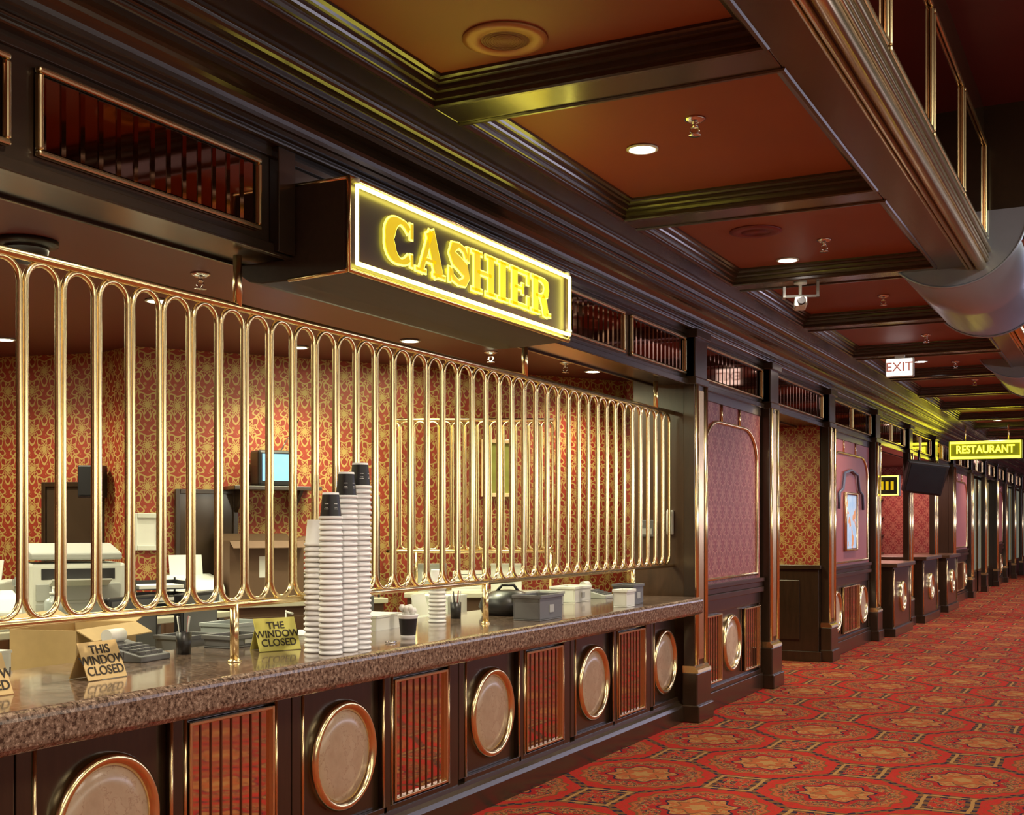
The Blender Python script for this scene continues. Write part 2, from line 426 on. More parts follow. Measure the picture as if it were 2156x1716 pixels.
for p in((-1.89,8.42,3.552),(-1.9,10.7,3.552),(-1.9,13.1,3.552),(-1.9,15.4,3.552),(-1.9,17.4,3.552),(-4.3,4.9,2.9),(-4.3,8.1,2.9),(-4.05,8.9,2.9)): clone(s0,p)
t=thing('dome_camera','black smoked dome security camera on the maroon ceiling','security camera',(-4.52,3.98,2.9))
ob('ring',MB().lathe([(.14,0),(.14,-.02),(.11,-.03)],n=28),BLACK,t)
ob('dome',MB().lathe([(.10,-.03),(.095,-.06),(.07,-.09),(.035,-.105),(.001,-.108)],n=24,cap0=False,cap1=False),BLACK,t)
t=thing('security_camera','white box security camera on a beam bracket','security camera',(-2.27,9.31,3.45),.3)
ob('mount',MB().lathe([(.05,0),(.05,-.015),(.012,-.02),(.012,-.10)],n=16),WHITE,t)
mb=MB().box(-.12,.14,-.012,.012,-.115,-.098); mb.box(-.13,-.11,-.05,.05,-.12,-.04); mb.box(.12,.14,-.02,.02,-.115,.0); ob('bracket',mb,LGREY,t)
mb=MB().box(-.045,.045,-.12,.10,-.20,-.13); ob('body',mb,WHITE,t,bev=.012)
ob('lens',MB().lathe([(.03,-.12),(.032,-.16),(.024,-.165)],c=(0,0,-.165),n=16,axis='Y'),BLACK,t)
t=thing('exit_sign','illuminated white exit sign hanging under a ceiling beam','exit sign',(-2.28,13.82,3.45))
ob('stem',MB().box(-.05,.05,-.03,.03,-.03,0),WHITE,t)
ob('housing',MB().box(-.15,.15,-.03,.03,-.235,-.03),WHITE,t,bev=.008)
ob('lit_face',MB().box(-.135,.135,-.036,-.031,-.225,-.04),EXITW,t)
text('lettering','EXIT',.14,EXITG,t,(0,-.038,-.133),(pi/2,0,0),.001,.001)
t=thing('neon_hanging_sign','yellow neon restaurant sign hanging from the ceiling on rods','neon sign',(-2.46,24.2,3.45))
ob('housing',MB().box(-.64,.64,-.06,.06,-.63,-.29),M('olive_sign_face',(.10,.10,.01),.5,0,.1,5,(.36,.38,.01),.3),t,bev=.01)
for x in(-.35,.4): ob('hanging_rod',MB().tube([(x,0,-.29),(x,0,0)],.012),BRASSD,t)
ob('neon_border',MB().tube([(-.61,-.075,-.60),(.61,-.075,-.60),(.61,-.075,-.32),(-.61,-.075,-.32)],.024,True,8),NEONB,t)
text('lettering','RESTAURANT',.20,NEONB,t,(0,-.07,-.455),(pi/2,0,0),.004,.004,sx=.82)

# ---------------------------------------------------------------- header mirrors
def transom(y0,y1,x=-3.25,slats=13):
    w=(y1-y0)/2
    t=thing('transom_mirror','long smoked mirror in a brass frame on the dark header','mirror',(x,(y0+y1)/2,2.82),0,'header mirrors')
    mb=MB(); n=slats; W=2*w-.06
    for i in range(n):
        a=-w+.03+W*i/n; c=-w+.03+W*(i+1)/n; bv=.014
        z0,z1=.03,.27
        b=len(mb.v)
        mb.v+=[(.006,a,z0),(.012,a+bv,z0),(.012,c-bv,z0),(.006,c,z0),(.006,a,z1),(.012,a+bv,z1),(.012,c-bv,z1),(.006,c,z1)]
        mb.face((b,b+1,b+5,b+4)); mb.face((b+1,b+2,b+6,b+5)); mb.face((b+2,b+3,b+7,b+6))
    ob('mirror',mb,MIRR,t)
    mb=MB(); mb.box(.002,.03,-w,w,0,.022).box(.002,.03,-w,w,.278,.30).box(.002,.03,-w,-w+.022,.022,.278).box(.002,.03,w-.022,w,.022,.278)
    ob('frame',mb,BRASS,t,bev=.008); return t
for a,c in((1.6,2.78),(2.89,4.05),(6.93,8.12),(8.25,9.45)): transom(a,c)
# ---------------------------------------------------------------- pilasters
PG='dark wood corridor pilasters'
def pilaster():
    t=thing('pilaster','dark walnut wall pilaster with brass edge fluting and collar','pilaster',(-3.27,9.5,0),0,PG)
    mb=MB(); mb.box(0.001,.095,0,.30,.44,3.19); ob('shaft',mb,WOOD,t,bev=.006)
    mb=MB(); mb.box(0.001,.13,-.03,.33,0,.40).box(0.001,.15,-.045,.345,0,.14); ob('plinth',mb,WOOD,t,bev=.01)
    mb=MB(); mb.prism([(0.001,.40),(.135,.40),(.13,.425),(.11,.44),(.10,.455),(0.001,.455)],-.02,.32); ob('collar',mb,BRASSD,t)
    for y in(.03,.27): ob('brass_strip',MB().tube([(.098,y,.46),(.098,y,2.74)],.022,n=10),BRASS,t)
    ob('brass_strip',MB().box(.095,.106,.09,.21,.50,2.70),BRASSD,t,bev=.003)
    mb=MB(); mb.box(0.001,.115,-.015,.315,2.74,2.80).box(0.001,.105,.0,.30,2.80,3.14).box(0.001,.13,-.03,.33,3.12,3.19); ob('capital',mb,WOOD,t,bev=.008)
    return t
p0=pilaster()
PIL=[9.5,11.8,14.4,17.3,20.1,22.9,25.4,28.4,31.2,34,36.5,39.3,42]
for y in PIL[1:]: clone(p0,(-3.27,y,0))
for a,c in zip(PIL[:-1],PIL[1:]):
    m=(a+.3+c)/2
    if a<11 or a==11.8: transom(a+.36,c-.06,-3.25,16)
    else: transom(a+.36,m-.03,-3.25,8); transom(m+.03,c-.06,-3.25,8)

# ---------------------------------------------------------------- parts for counter fronts
def circ_part(t,y,z,x=0,r=.235):
    ob('medallion',MB().lathe([(r-.01,.0),(r-.012,.012),(r*.6,.018),(.001,.02)],c=(x,y,z),n=40,axis='X',cap0=False,cap1=False),MARB,t,label='cream marble disc')
    mb=MB()
    prof=[(r-.024,.004),(r-.024,.018),(r-.010,.034),(r+.006,.040),(r+.020,.032),(r+.026,.016),(r+.026,0)]
    mb.lathe(prof,c=(x,y,z),n=48,axis='X',cap0=False,cap1=False)
    ob('ring',mb,BRASS,t,label='polished brass ring')
def grille_part(t,y0,y1,z0,z1,x=0,n=7):
    m=ob('mirror_grille',B(x-.03,x-.008,y0,y1,z0,z1),MIRC,t,label='mirror behind thin bronze bars')
    mb=MB(); f=.016
    mb.box(x-.03,x+.012,y0,y0+f,z0,z1).box(x-.03,x+.012,y1-f,y1,z0,z1).box(x-.03,x+.012,y0+f,y1-f,z0,z0+f).box(x-.03,x+.012,y0+f,y1-f,z1-f,z1)
    ob('frame',mb,BRASSD,m,bev=.004)
    mb=MB()
    for i in range(n):
        yy=y0+f+(y1-y0-2*f)*(i+1)/(n+1); mb.box(x-.0085,x-.003,yy-.003,yy+.003,z0+f,z1-f)
    ob('bars',mb,BARM,m)
UG='counter front cabinet units'
def unit(y,full=True):
    L=1.49 if full else .64
    t=thing('counter_unit','dark wood counter cabinet with marble medallion and brass-barred mirror' if full else 'narrow dark wood counter cabinet with a single marble medallion','counter',(-3.3,y,0),0,UG)
    mb=MB(); mb.box(-.5,-.03,0,L,0,.885)
    g=.004
    mb.box(-.03,.0,g,.07,.2,.885).box(-.03,0,.07,.77 if full else L-g,.845,.885).box(-.03,0,.07,.77 if full else L-g,.17,.205)
    if full: mb.box(-.03,0,.74,.805,.17,.885).box(-.03,0,1.385,L-g,.17,.885).box(-.03,0,.805,1.385,.835,.885).box(-.03,0,.805,1.385,.17,.205)
    ob('body',mb,WOOD,t,bev=.004)
    mb=MB(); mb.box(-.03,.045,0,L,0,.115); mb.prism([(-.03,.115),(.045,.115),(.035,.14),(.012,.155),(.008,.175),(-.03,.175)],0,L); ob('plinth',mb,WOODY,t)
    for yy in((.078,.735,.812,1.378) if full else (.078,)): ob('brass_beading',MB().tube([(.0,yy,.205),(.0,yy,.845)],.0085,n=6),BRASSD,t)
    circ_part(t,.42 if full else .36,.515,-.03)
    if full: grille_part(t,.83,1.36,.215,.825,-.0)
for k in range(-1,4): unit(2.86+1.49*k)
unit(8.821,False)
mb=MB(); z0,z1=.886,1.02
pf=[(-3.98,z0),(-3.10,z0)]+[(-3.11+.03*math.sin(a),z0+.03-.03*math.cos(a)) for a in(0.5,1.2,1.57)]+[(-3.08,z1-.03)]+[(-3.11+.03*math.cos(a),z1-.03+.03*math.sin(a)) for a in(.4,.8,1.2,1.57)]+[(-3.98,z1)]
mb.prism(pf,-1.1,9.44,'Y')
tag(ob('countertop',mb,GRAN),'long polished brown granite cashier countertop with thick edge','countertop')
# ---------------------------------------------------------------- railing
def loop_mesh(hw,z0,z1,r,n=7):
    pts=[]
    for i in range(13): a=pi*i/12; pts.append((0,hw*math.cos(a),z1-hw+hw*math.sin(a)))
    for i in range(13): a=pi+pi*i/12; pts.append((0,hw*math.cos(a),z0+hw+hw*math.sin(a)))
    return MB().tube(pts,r,True,n)
t=thing('brass_railing','long polished brass cashier railing of upright loops above the counter','railing',(-3.395,0,1.02))
k0=-9
l0=ob('rail_loop',loop_mesh(.0720,.258,1.487,.0115,12),BRASS,t,(0,3.056+.168*k0,0))
for k in range(k0+1,39):
    c=l0.copy(); COL.objects.link(c); c.location=(0,3.056+.168*k,0)
ob('top_rail',MB().tube([(0,1.3,1.505),(0,9.6,1.505)],.018,n=12),BRASS,t)
ob('bottom_rail',MB().tube([(0,1.3,.244),(0,9.6,.244)],.016,n=12),BRASS,t)
def post(y,z0,z1,flip):
    mb=MB(); mb.tube([(0,y,z0),(0,y,z1)],.019,n=14)
    if not flip: mb.lathe([(.030,z0),(.030,z0+.005),(.022,z0+.010),(.019,z0+.014)],c=(0,y,0),n=18)
    ob('post',mb,BRASS,t)
for y in(1.8,4.08,6.33,8.7): post(y,.0,.244,False)
for y in(1.6,4.10,6.85,9.2): post(y,1.505,1.724,True)
# ---------------------------------------------------------------- second railing on inner island
D0=Vector((-4.99,8.12)); D1=Vector((-4.02,8.61)); dv=(D1-D0); ang=math.atan2(dv.y,dv.x); L=dv.length
t=thing('inner_railing','smaller curved brass loop railing on an island inside the cashier room','railing',(D0.x,D0.y,1.08),ang-pi/2)
n=11; p=L/n
l1=ob('rail_loop',loop_mesh(p/2-.008,.33,1.32,.0095,6),BRASS,t,(0,p*.5,0))
for k in range(1,n):
    c=l1.copy(); COL.objects.link(c); c.location=(0,p*(k+.5),0)
for k in range(2):
    c=l1.copy(); COL.objects.link(c); a=(k+.6)*p/.35
    c.location=(-.35*(1-math.cos(a)),-.35*math.sin(a),0); c.rotation_euler=(0,0,-a)
arc=[(-.35*(1-math.cos(a)),-.35*math.sin(a)) for a in [i*.13 for i in range(5,0,-1)]]
for z,nm in((1.335,'top_rail'),(.315,'bottom_rail')):
    ob(nm,MB().tube([(a,c,z) for a,c in arc]+[(0,0,z),(0,L,z)],.015,n=10),BRASS,t)
for y in(.02,L*.5,L-.02): ob('post',MB().tube([(0,y,0),(0,y,.315)],.014,n=8),BRASS,t)
t=thing('island_cabinet','light laminate island cabinet inside the cashier room','cabinet',(D0.x,D0.y,0),ang)
ob('body',MB().box(-.04,L-.02,-.12,.30,0,1.04),BROWNB,t,bev=.004)
ob('worktop',MB().box(-.06,L,-.16,.32,1.04,1.08),BEIGE,t,bev=.006)

# ---------------------------------------------------------------- CASHIER sign
def strokes(ch):
    s=[]; V=lambda x,a,b_,w:s.append(([(x,a),(x,b_)],[w,w])); H=lambda y,a,b_,w:s.append(([(a,y),(b_,y)],[w,w]))
    if ch=='C':
        pts=[];ws=[]
        for i in range(25):
            a=math.radians(42+276*i/24); pts.append((.50+.37*math.cos(a),.5+.44*math.sin(a))); ws.append(.11+.16*max(0,math.cos(a-pi))**1.2 if math.cos(a)<0 else .11)
        s.append((pts,ws)); V(.86,.64,.99,.08); V(.86,.02,.30,.07)
    if ch=='A':
        s.append(([(.53,1),(.17,.02)],[.11,.11])); s.append(([(.49,1),(.82,.02)],[.24,.24])); H(.32,.27,.7,.09); H(.04,.0,.36,.08); H(.04,.6,1.04,.08)
    if ch=='S':
        P=[(.80,.70),(.70,.88),(.48,.95),(.27,.87),(.22,.72),(.32,.59),(.52,.51),(.72,.41),(.79,.26),(.70,.11),(.48,.05),(.26,.13),(.17,.32)]
        s.append((P,[.1,.1,.11,.16,.2,.23,.25,.23,.2,.15,.11,.1,.1])); V(.84,.64,.99,.08); V(.14,.01,.36,.08)
    if ch=='H':
        V(.22,0,1,.23); V(.80,0,1,.23); H(.5,.2,.8,.1)
        for x in(.22,.80):
            for y in(.04,.96): H(y,x-.21,x+.21,.08)
    if ch=='I': V(.27,0,1,.23); H(.04,.05,.49,.08); H(.96,.05,.49,.08)
    if ch=='E':
        V(.24,0,1,.23); H(.95,.04,.88,.09); H(.05,.04,.88,.09); H(.5,.2,.62,.09); V(.86,.66,1,.08); V(.86,0,.34,.08); V(.62,.36,.64,.08)
    if ch=='R':
        V(.24,0,1,.23); H(.04,.04,.46,.08); H(.95,.04,.3,.09)
        pts=[(.22,.95),(.5,.95),(.66,.92),(.76,.84),(.79,.73),(.75,.61),(.66,.53),(.5,.49),(.22,.49)]
        s.append((pts,[.09,.09,.12,.18,.21,.18,.12,.09,.09])); s.append(([(.55,.5),(.68,.3),(.74,.08),(.84,.04)],[.14,.2,.2,.12])); H(.04,.74,1.0,.08)
    return s
def letter(mb,ch,y,z,sx,sz,x,th,e):
    for pts,ws in strokes(ch):
        P=[(p[0]*sx,p[1]*sz) for p in pts]; Lf=[];Rt=[]
        n=len(P)
        for i in range(n):
            a=P[max(i-1,0)]; c=P[min(i+1,n-1)]; dx,dy=c[0]-a[0],c[1]-a[1]; l=math.hypot(dx,dy); dx/=l;dy/=l
            w=ws[i]*(sx*abs(dy)+sz*abs(dx))/2+e
            px,py=P[i]
            if i==0: px-=dx*e;py-=dy*e
            if i==n-1: px+=dx*e;py+=dy*e
            Lf.append((px-dy*w,py+dx*w)); Rt.append((px+dy*w,py-dx*w))
        for i in range(n-1):
            q=[Lf[i],Lf[i+1],Rt[i+1],Rt[i]]
            mb.prism([(y+a,z+c) for a,c in q],x,x+th,'X')
t=thing('cashier_sign','projecting illuminated cashier sign box with yellow neon border','neon sign',(-2.93,4.25,2.67))
W=2.23;Hh=.385
pf=[(-.02,Hh+.01),(-.02,-.005),(-.32,-.02),(-.46,-.02),(-.53,-.005),(-.58,.03),(-.60,.073),(-.322,.073),(-.322,Hh+.01)]
ob('housing',MB().prism(pf,0,W),WOODS,t,bev=.006)
ob('sign_face',B(-.02,-.004,.0,W,0,Hh),M('black_sign_glass',(.030,.013,.004),.35,0,.3,4,spec=.6),t)
mb=MB(); mb.tube([(.0,0,0),(0,W,0),(0,W,Hh),(0,0,Hh)],.012,True,6); mb.tube([(-.01,.0,-.004),(-.31,.0,-.018)],.009,n=6); mb.tube([(-.01,0,Hh),(-.31,0,Hh)],.008,n=6); ob('edge_trim',mb,BRASS,t)
ob('neon_border',MB().tube([(.022,.03,.028),(.022,W-.03,.028),(.022,W-.03,Hh-.028),(.022,.03,Hh-.028)],.0095,True,10),NEONW,t)
for y,z in((.03,Hh-.01),(W-.06,Hh-.01),(W-.03,.05)): ob('electrode_cap',MB().lathe([(.013,-.0),(.013,.03),(.007,.034)],c=(0,y,z),n=12,axis='X'),WHITE,t)
adv={'C':1.0,'A':1.07,'S':.98,'H':1.04,'I':.56,'E':.98,'R':1.05}
tot=sum(adv[c] for c in 'CASHIER'); sx=1.72/tot; y=.265
for ch in 'CASHIER':
    m1=MB(); letter(m1,ch,y,.094,sx,.202,.002,.006,.0060)
    o1=ob('letter',m1,NEONY,t,label='yellow neon-outlined letter '+ch)
    m2=MB(); letter(m2,ch,y,.094,sx,.202,.008,.004,-.0018)
    ob('letter_face',m2,LETF,o1)
    y+=adv[ch]*sx

# ---------------------------------------------------------------- wall bays
def bay(y0,y1,two,poster,pmat):
    w=y1-y0
    t=thing('wall_bay_panel','corridor wall panel in rose with brass frame and marble medallion wainscot','wall panel',(-3.27,y0,0),0,'corridor wall panels')
    mb=MB(); mb.box(0,.045,0,w,0,.16).box(0,.03,0,w,.16,.2).box(0,.02,0,w,.84,.95).box(0,.055,0,w,.95,1.0).box(0,.04,0,w,1.0,1.05).box(0,.06,0,w,1.05,1.09)
    mb.box(0,.02,0,.05,.2,.84).box(0,.02,w-.05,w,.2,.84).box(0,.022,0,w,2.66,2.74)
    ob('wainscot',mb,WOOD,t,bev=.005)
    if two:
        circ_part(t,.42,.53,.0); circ_part(t,w-.42,.53,.0); grille_part(t,.75,w-.75,.23,.82,.03,9)
    else:
        circ_part(t,w/2,.53,.0); grille_part(t,.08,w/2-.36,.23,.82,.03,6); grille_part(t,w/2+.36,w-.08,.23,.82,.03,6)
    me=uvwall('panel_field',[(0,0),(0,w)],1.09,2.66,pmat); me.parent=t; me.location=(.012,0,0)
    mb=MB(); a,c=.12,w-.14; zt=2.50; ra=.42; rz=.30
    pts=[(.02,a,1.13),(.02,c,1.13)]
    for i in range(9): q=pi/2*i/8; pts.append((.02,c-ra*(1-math.cos(q)),zt-rz+rz*math.sin(q)))
    for i in range(9): q=pi/2*i/8; pts.append((.02,a+ra*(1-math.sin(q)),zt-rz+rz*math.cos(q)))
    mb.tube(pts,.016,True,8)
    for yy in (w*.33,w*.62): mb.tube([(.02,yy,zt),(.02,yy,2.66)],.012,n=6)
    ob('brass_frame',mb,BRASS,t)
    return t
bay(9.85,11.74,False,False,WPAPR)
t3=bay(14.75,17.24,True,True,ROSE)
bay(25.75,28.34,True,False,ROSE); bay(34.35,36.44,True,False,ROSE)
PO,b=newmat('poster_print'); v=coords(); n=noise(v,6,3); f=mixc(n,(.15,.45,.75),(.75,.8,.85)); f=mixc(gt(n,.58),f,(.7,.3,.1)); NT.links.new(f.k,b.inputs['Base Color']); b.inputs['Emission Strength'].default_value=.2; NT.links.new(f.k,b.inputs['Emission Color'])
t=thing('wall_poster','framed blue and white poster on the rose wall panel','poster',(-3.255,15.95,1.62))
ob('print',B(.012,.02,-.33,.33,-.32,.36),PO,t); mb=MB(); mb.tube([(.022,-.35,-.34),(.022,.35,-.34),(.022,.35,.38),(.022,-.35,.38)],.02,True,6); ob('frame',mb,BRASSD,t)
t=thing('arched_ornament','dark blue arched ornament moulding on the wall panel','wall ornament',(-3.25,15.95,2.0))
mb=MB(); mb.tube([(.02,-.75,-.2),(.02,-.72,.0),(.02,-.5,.05),(.02,-.4,.25),(.02,0,.30),(.02,.4,.25),(.02,.5,.05),(.02,.72,0),(.02,.75,-.2)],.018,n=8)
ob('moulding',mb,M('slate_blue_paint',(.10,.11,.16),.4,0,.1),t)
def podium(y0,y1,h,x0=-3.9,x1=-3.02):
    t=thing('podium','dark wood service podium with a marble medallion on its face','podium',((x0+x1)/2,(y0+y1)/2,0),0,'service podiums in the shop openings')
    hx=(x1-x0)/2; hy=(y1-y0)/2
    mb=MB(); mb.box(-hx+.03,hx-.04,-hy+.03,hy-.03,0,h-.06).box(-hx,hx-.0,-hy,hy,0,.12); ob('body',mb,WOOD,t,bev=.006)
    ob('worktop',MB().box(-hx-.02,hx+.03,-hy-.03,hy+.03,h-.06,h),WOODM,t,bev=.01)
    circ_part(t,0,h*.52,hx-.04,.2)
    for yy in(-hy+.06,hy-.06): ob('brass_beading',MB().tube([(hx-.035,yy,.14),(hx-.035,yy,h-.08)],.012,n=6),BRASSD,t)
podium(17.95,19.5,1.05); podium(20.7,22.4,1.08); podium(23.5,25.0,1.05)
for y0 in(17.7,20.5,23.3):
    t=thing('display_shelf','tall red backlit display shelving in the shop opening','shelf',(-4.7,y0+1.2,0),0,'shop display shelves')
    mb=MB(); mb.box(-.2,-.16,-1.1,1.1,0,2.3).box(-.2,.2,-1.1,-1.06,0,2.3).box(-.2,.2,1.06,1.1,0,2.3); ob('carcass',mb,DKRED,t)
    mb=MB()
    for k in range(6): mb.box(-.16,.2,-1.06,1.06,.3+k*.36,.33+k*.36)
    ob('shelf_boards',mb,WOODM,t)
    light('AREA','shelf_lamp',(.6,0,2.6),26,(1,.5,.4),t,.8)
for y0,y1 in((28.7,31.2),(31.5,34),(36.8,39.3),(39.6,42),(42.3,45.8)):
    t=thing('shop_window','tall tinted glass shop window with brass mullions','window',(-3.4,y0,0),0,'tinted shop windows')
    ob('glass',B(-.01,.01,0,y1-y0,.5,2.7),TEAL,t)
    mb=MB()
    for k in range(4): yy=(y1-y0)*k/3; mb.box(-.03,.03,yy-.03,yy+.03,.5,2.7)
    mb.box(-.03,.03,0,y1-y0,.47,.53); ob('mullions',mb,BRASSD,t)
    ob('base_panel',B(-.04,.04,0,y1-y0,0,.48),WOOD,t)
t=thing('small_lit_sign','small yellow lit sign box mounted beside an opening','lit sign',(-3.06,17.72,2.15))
ob('housing',MB().box(-.20,.14,-.04,.04,-.15,.15),BLACK,t,bev=.01); ob('neon_border',MB().tube([(-.18,-.05,-.13),(.12,-.05,-.13),(.12,-.05,.13),(-.18,-.05,.13)],.012,True,6),NEONY,t)
mb=MB()
for k in range(3): mb.box(-.12+k*.07,-.08+k*.07,-.046,-.041,-.06,.06)
ob('lit_face',mb,LETF,t)
t=thing('hanging_television','black television on a wall bracket tilted toward the corridor','television',(-2.86,19.55,2.32),.5)
ob('casing',MB().prism([(-.30,-.25),(.30,-.25),(.32,.25),(-.32,.25)],-.06,.05,'Y'),BLACK,t,rot=(.35,.12,0),bev=.02)
ob('back_housing',MB().prism([(-.2,-.18),(.2,-.18),(.2,.18),(-.2,.18)],.05,.36,'Y'),BLACK,t,rot=(.35,.12,0),bev=.03)
ob('screen',MB().box(-.27,.27,-.068,-.061,-.21,.21),M('dark_screen',(.01,.015,.02),.15,0,.2),t,rot=(.35,.12,0))
ob('bracket',MB().tube([(0,.2,.1),(0,.25,.44)],.02,n=8),BLACK,t)

# ---------------------------------------------------------------- cups
def cup_mb():
    mb=MB(); mb.lathe([(.049,.0),(.0525,.001),(.0535,.006),(.0525,.012),(.0475,.0135),(.0375,.115),(.0365,.119),(.034,.116),(.001,.116)],n=22,cap0=False,cap1=False); return mb
cupm=ob('foam_cup',cup_mb(),FOAM,None,(-3.21,4.516,1.0205)); tag(cupm,'white foam cup upside down in a tall stack','cup','stacked foam cups')
def blackcup_mb():
    mb=MB(); mb.lathe([(.049,0),(.0525,.001),(.0535,.006),(.0525,.012),(.0475,.0135)],n=22,cap0=False,cap1=False)
    mb.m=1; mb.lathe([(.0475,.0135),(.0380,.110)],n=22,cap0=False,cap1=False)
    mb.m=2
    for a in (-.5,.5,1.5):
        for z,w in((.045,.010),(.052,.007),(.068,.009)):
            r=.0462-(z-.0135)*.0985
            ps=[(r*math.cos(a+q*w/.044),r*math.sin(a+q*w/.044)) for q in(-1,0,1)]
            mb.tube([(p[0],p[1],z) for p in ps],.0022,n=5)
    mb.m=0; mb.lathe([(.0380,.110),(.0365,.119),(.034,.116),(.001,.116)],n=22,cap0=False,cap1=False); return mb
bc=ob('printed_cup',blackcup_mb(),[FOAM,BLACK,LABELW],None,(-3.21,4.516,1.0205+.024*25)); tag(bc,'black printed foam cup topping a white stack','cup','stacked foam cups')
PITCH=.0242; first=True
for (x,y,n,blk) in((-3.21,4.516,25,1),(-3.218,4.648,29,1),(-3.23,4.78,31,1),(-3.325,4.56,21,0)):
    for i in range(n):
        if first: first=False; continue
        c=cupm.copy(); COL.objects.link(c); c.location=(x+random.uniform(-.0012,.0012),y+random.uniform(-.0012,.0012),1.0205+i*PITCH)
    if blk:
        c=bc if n==25 else bc.copy()
        if n!=25: COL.objects.link(c)
        c.location=(x,y,1.0205+n*PITCH); c.rotation_euler=(0,0,-.9+n*.1-2.5)
for i in range(9):
    c=cupm.copy(); COL.objects.link(c); c.location=(-3.70,6.29,1.0205+i*PITCH); c['label']='white foam cup in a short stack behind the railing'; c['group']='short stack of foam cups'
t=thing('slip_cup','black and white foam cup filled with crumpled paper slips','cup',(-3.29,5.30,1.02))
mb=MB(); mb.lathe([(.036,0),(.0385,.02)],n=22,cap1=False); mb.m=1; mb.lathe([(.0385,.02),(.0475,.105)],n=22,cap0=False,cap1=False); mb.m=0; mb.lathe([(.0475,.105),(.052,.118),(.054,.122),(.052,.126),(.047,.12),(.045,.10),(.001,.10)],n=22,cap0=False,cap1=False)
ob('cup_body',mb,[FOAM,BLACK],t)
mb=MB()
for i in range(16):
    a=random.uniform(0,6.28); r=random.uniform(0,.034); x,y=r*math.cos(a),r*math.sin(a); d=random.uniform(.014,.024)
    mb.lathe([(.002,-d),(d*.9,-d*.4),(d,.2*d),(d*.5,d)],c=(x,y,.125+random.uniform(0,.035)),n=6)
ob('paper_slips',mb,PAPER,t)
def closed(loc,rz,txt,mat,label,w=.195,h=.15):
    t=thing('closed_sign',label,'sign',loc,rz,'window closed signs')
    lean=.42
    ob('plate',B(-.002,.002,-w/2,w/2,0,h),mat,t,(0,0,0),(0,-lean,0),bev=.001)
    ob('back_leg',B(-.002,.002,-w/2+.02,w/2-.02,0,h*.97),mat,t,(-2*math.sin(lean)*h+.004,0,0),(0,lean,0))
    text('lettering',txt,.049,INK,t,(.003-math.sin(lean)*h/2+.001,0,math.cos(lean)*h/2+.001),(pi/2-0,0,pi/2),.0006,.0006,space=.85).rotation_euler=(pi/2-lean,0,pi/2)
closed((-3.44,3.41,1.022),0,'THIS\nWINDOW\nCLOSED',PLATE,'gold tent sign reading this window closed')
closed((-3.50,4.53,1.022),-.40,'THE\nWINDOW\nCLOSED',PLATEY,'yellow gold tent sign reading the window closed',.215,.16)
closed((-3.42,2.86,1.022),-.0,'THIS\nWINDOW\nCLOSED',PLATE,'gold tent sign at the end of the row')

# ---------------------------------------------------------------- props
def open_bin(name,loc,dx,dy,h,mat,label,cat,rz=0,th=.008,lug=True):
    t=thing(name,label,cat,loc,rz)
    mb=MB(); mb.box(-dx,dx,-dy,dy,0,th).box(-dx,-dx+th,-dy,dy,th,h).box(dx-th,dx,-dy,dy,th,h).box(-dx+th,dx-th,-dy,-dy+th,th,h).box(-dx+th,dx-th,dy-th,dy,th,h)
    mb.box(-dx-.008,dx+.008,-dy-.008,-dy,h-.02,h).box(-dx-.008,dx+.008,dy,dy+.008,h-.02,h).box(-dx-.008,-dx,-dy,dy,h-.02,h).box(dx,dx+.008,-dy,dy,h-.02,h)
    ob('tub',mb,mat,t,bev=.003)
    if lug: ob('label_plate',B(dx+.001,dx+.004,-.03,.03,h*.3,h*.6),LGREY,t)
    return t
def printer(loc,rz,mat=WHITE):
    t=thing('printer','white desktop receipt printer with paper feeding out','printer',loc,rz)
    ob('body',MB().prism([(-.18,0),(.2,0),(.2,.10),(.12,.17),(-.18,.20)],-.2,.2,'Y'),mat,t,bev=.012)
    ob('control_panel',MB().box(.201,.206,-.15,.15,.02,.07),GREY,t); ob('paper_feed',MB().prism([(-.10,.185),(-.14,.34),(-.145,.34),(-.11,.185)],-.12,.12,'Y'),PAPER,t); return t
def copier(loc,rz):
    t=thing('office_copier','large white office copying machine with paper trays','copier',loc,rz)
    ob('body',MB().box(-.24,.22,-.26,.26,0,.34),WHITE,t,bev=.015)
    ob('scanner_lid',MB().prism([(-.24,.36),(.23,.36),(.23,.40),(-.1,.45),(-.24,.45)],-.26,.24,'Y'),LGREY,t,bev=.01)
    ob('output_slot',MB().box(.2205,.224,-.2,.2,.25,.31),BLACK,t)
    for k in range(2): ob('paper_drawer',MB().box(.221,.232,-.23,.23,.02+k*.11,.115+k*.11),LGREY,t,bev=.004)
    ob('output_tray',MB().prism([(.22,.21),(.36,.25),(.36,.258),(.22,.222)],-.16,.16,'Y'),WHITE,t)
def monitor(loc,rz,sc=1,on=False):
    t=thing('computer_monitor','flat computer monitor on a stand behind the counter','monitor',loc,rz)
    ob('stand',MB().lathe([(.11,0),(.11,.012),(.02,.025),(.02,.16)],n=20),BLACK,t)
    ob('casing',MB().box(-.03,.02,-.2,.2,.12,.44),BLACK,t,bev=.01); ob('screen',MB().box(.021,.024,-.18,.18,.15,.42),SCREEN if on else GREY,t); return t
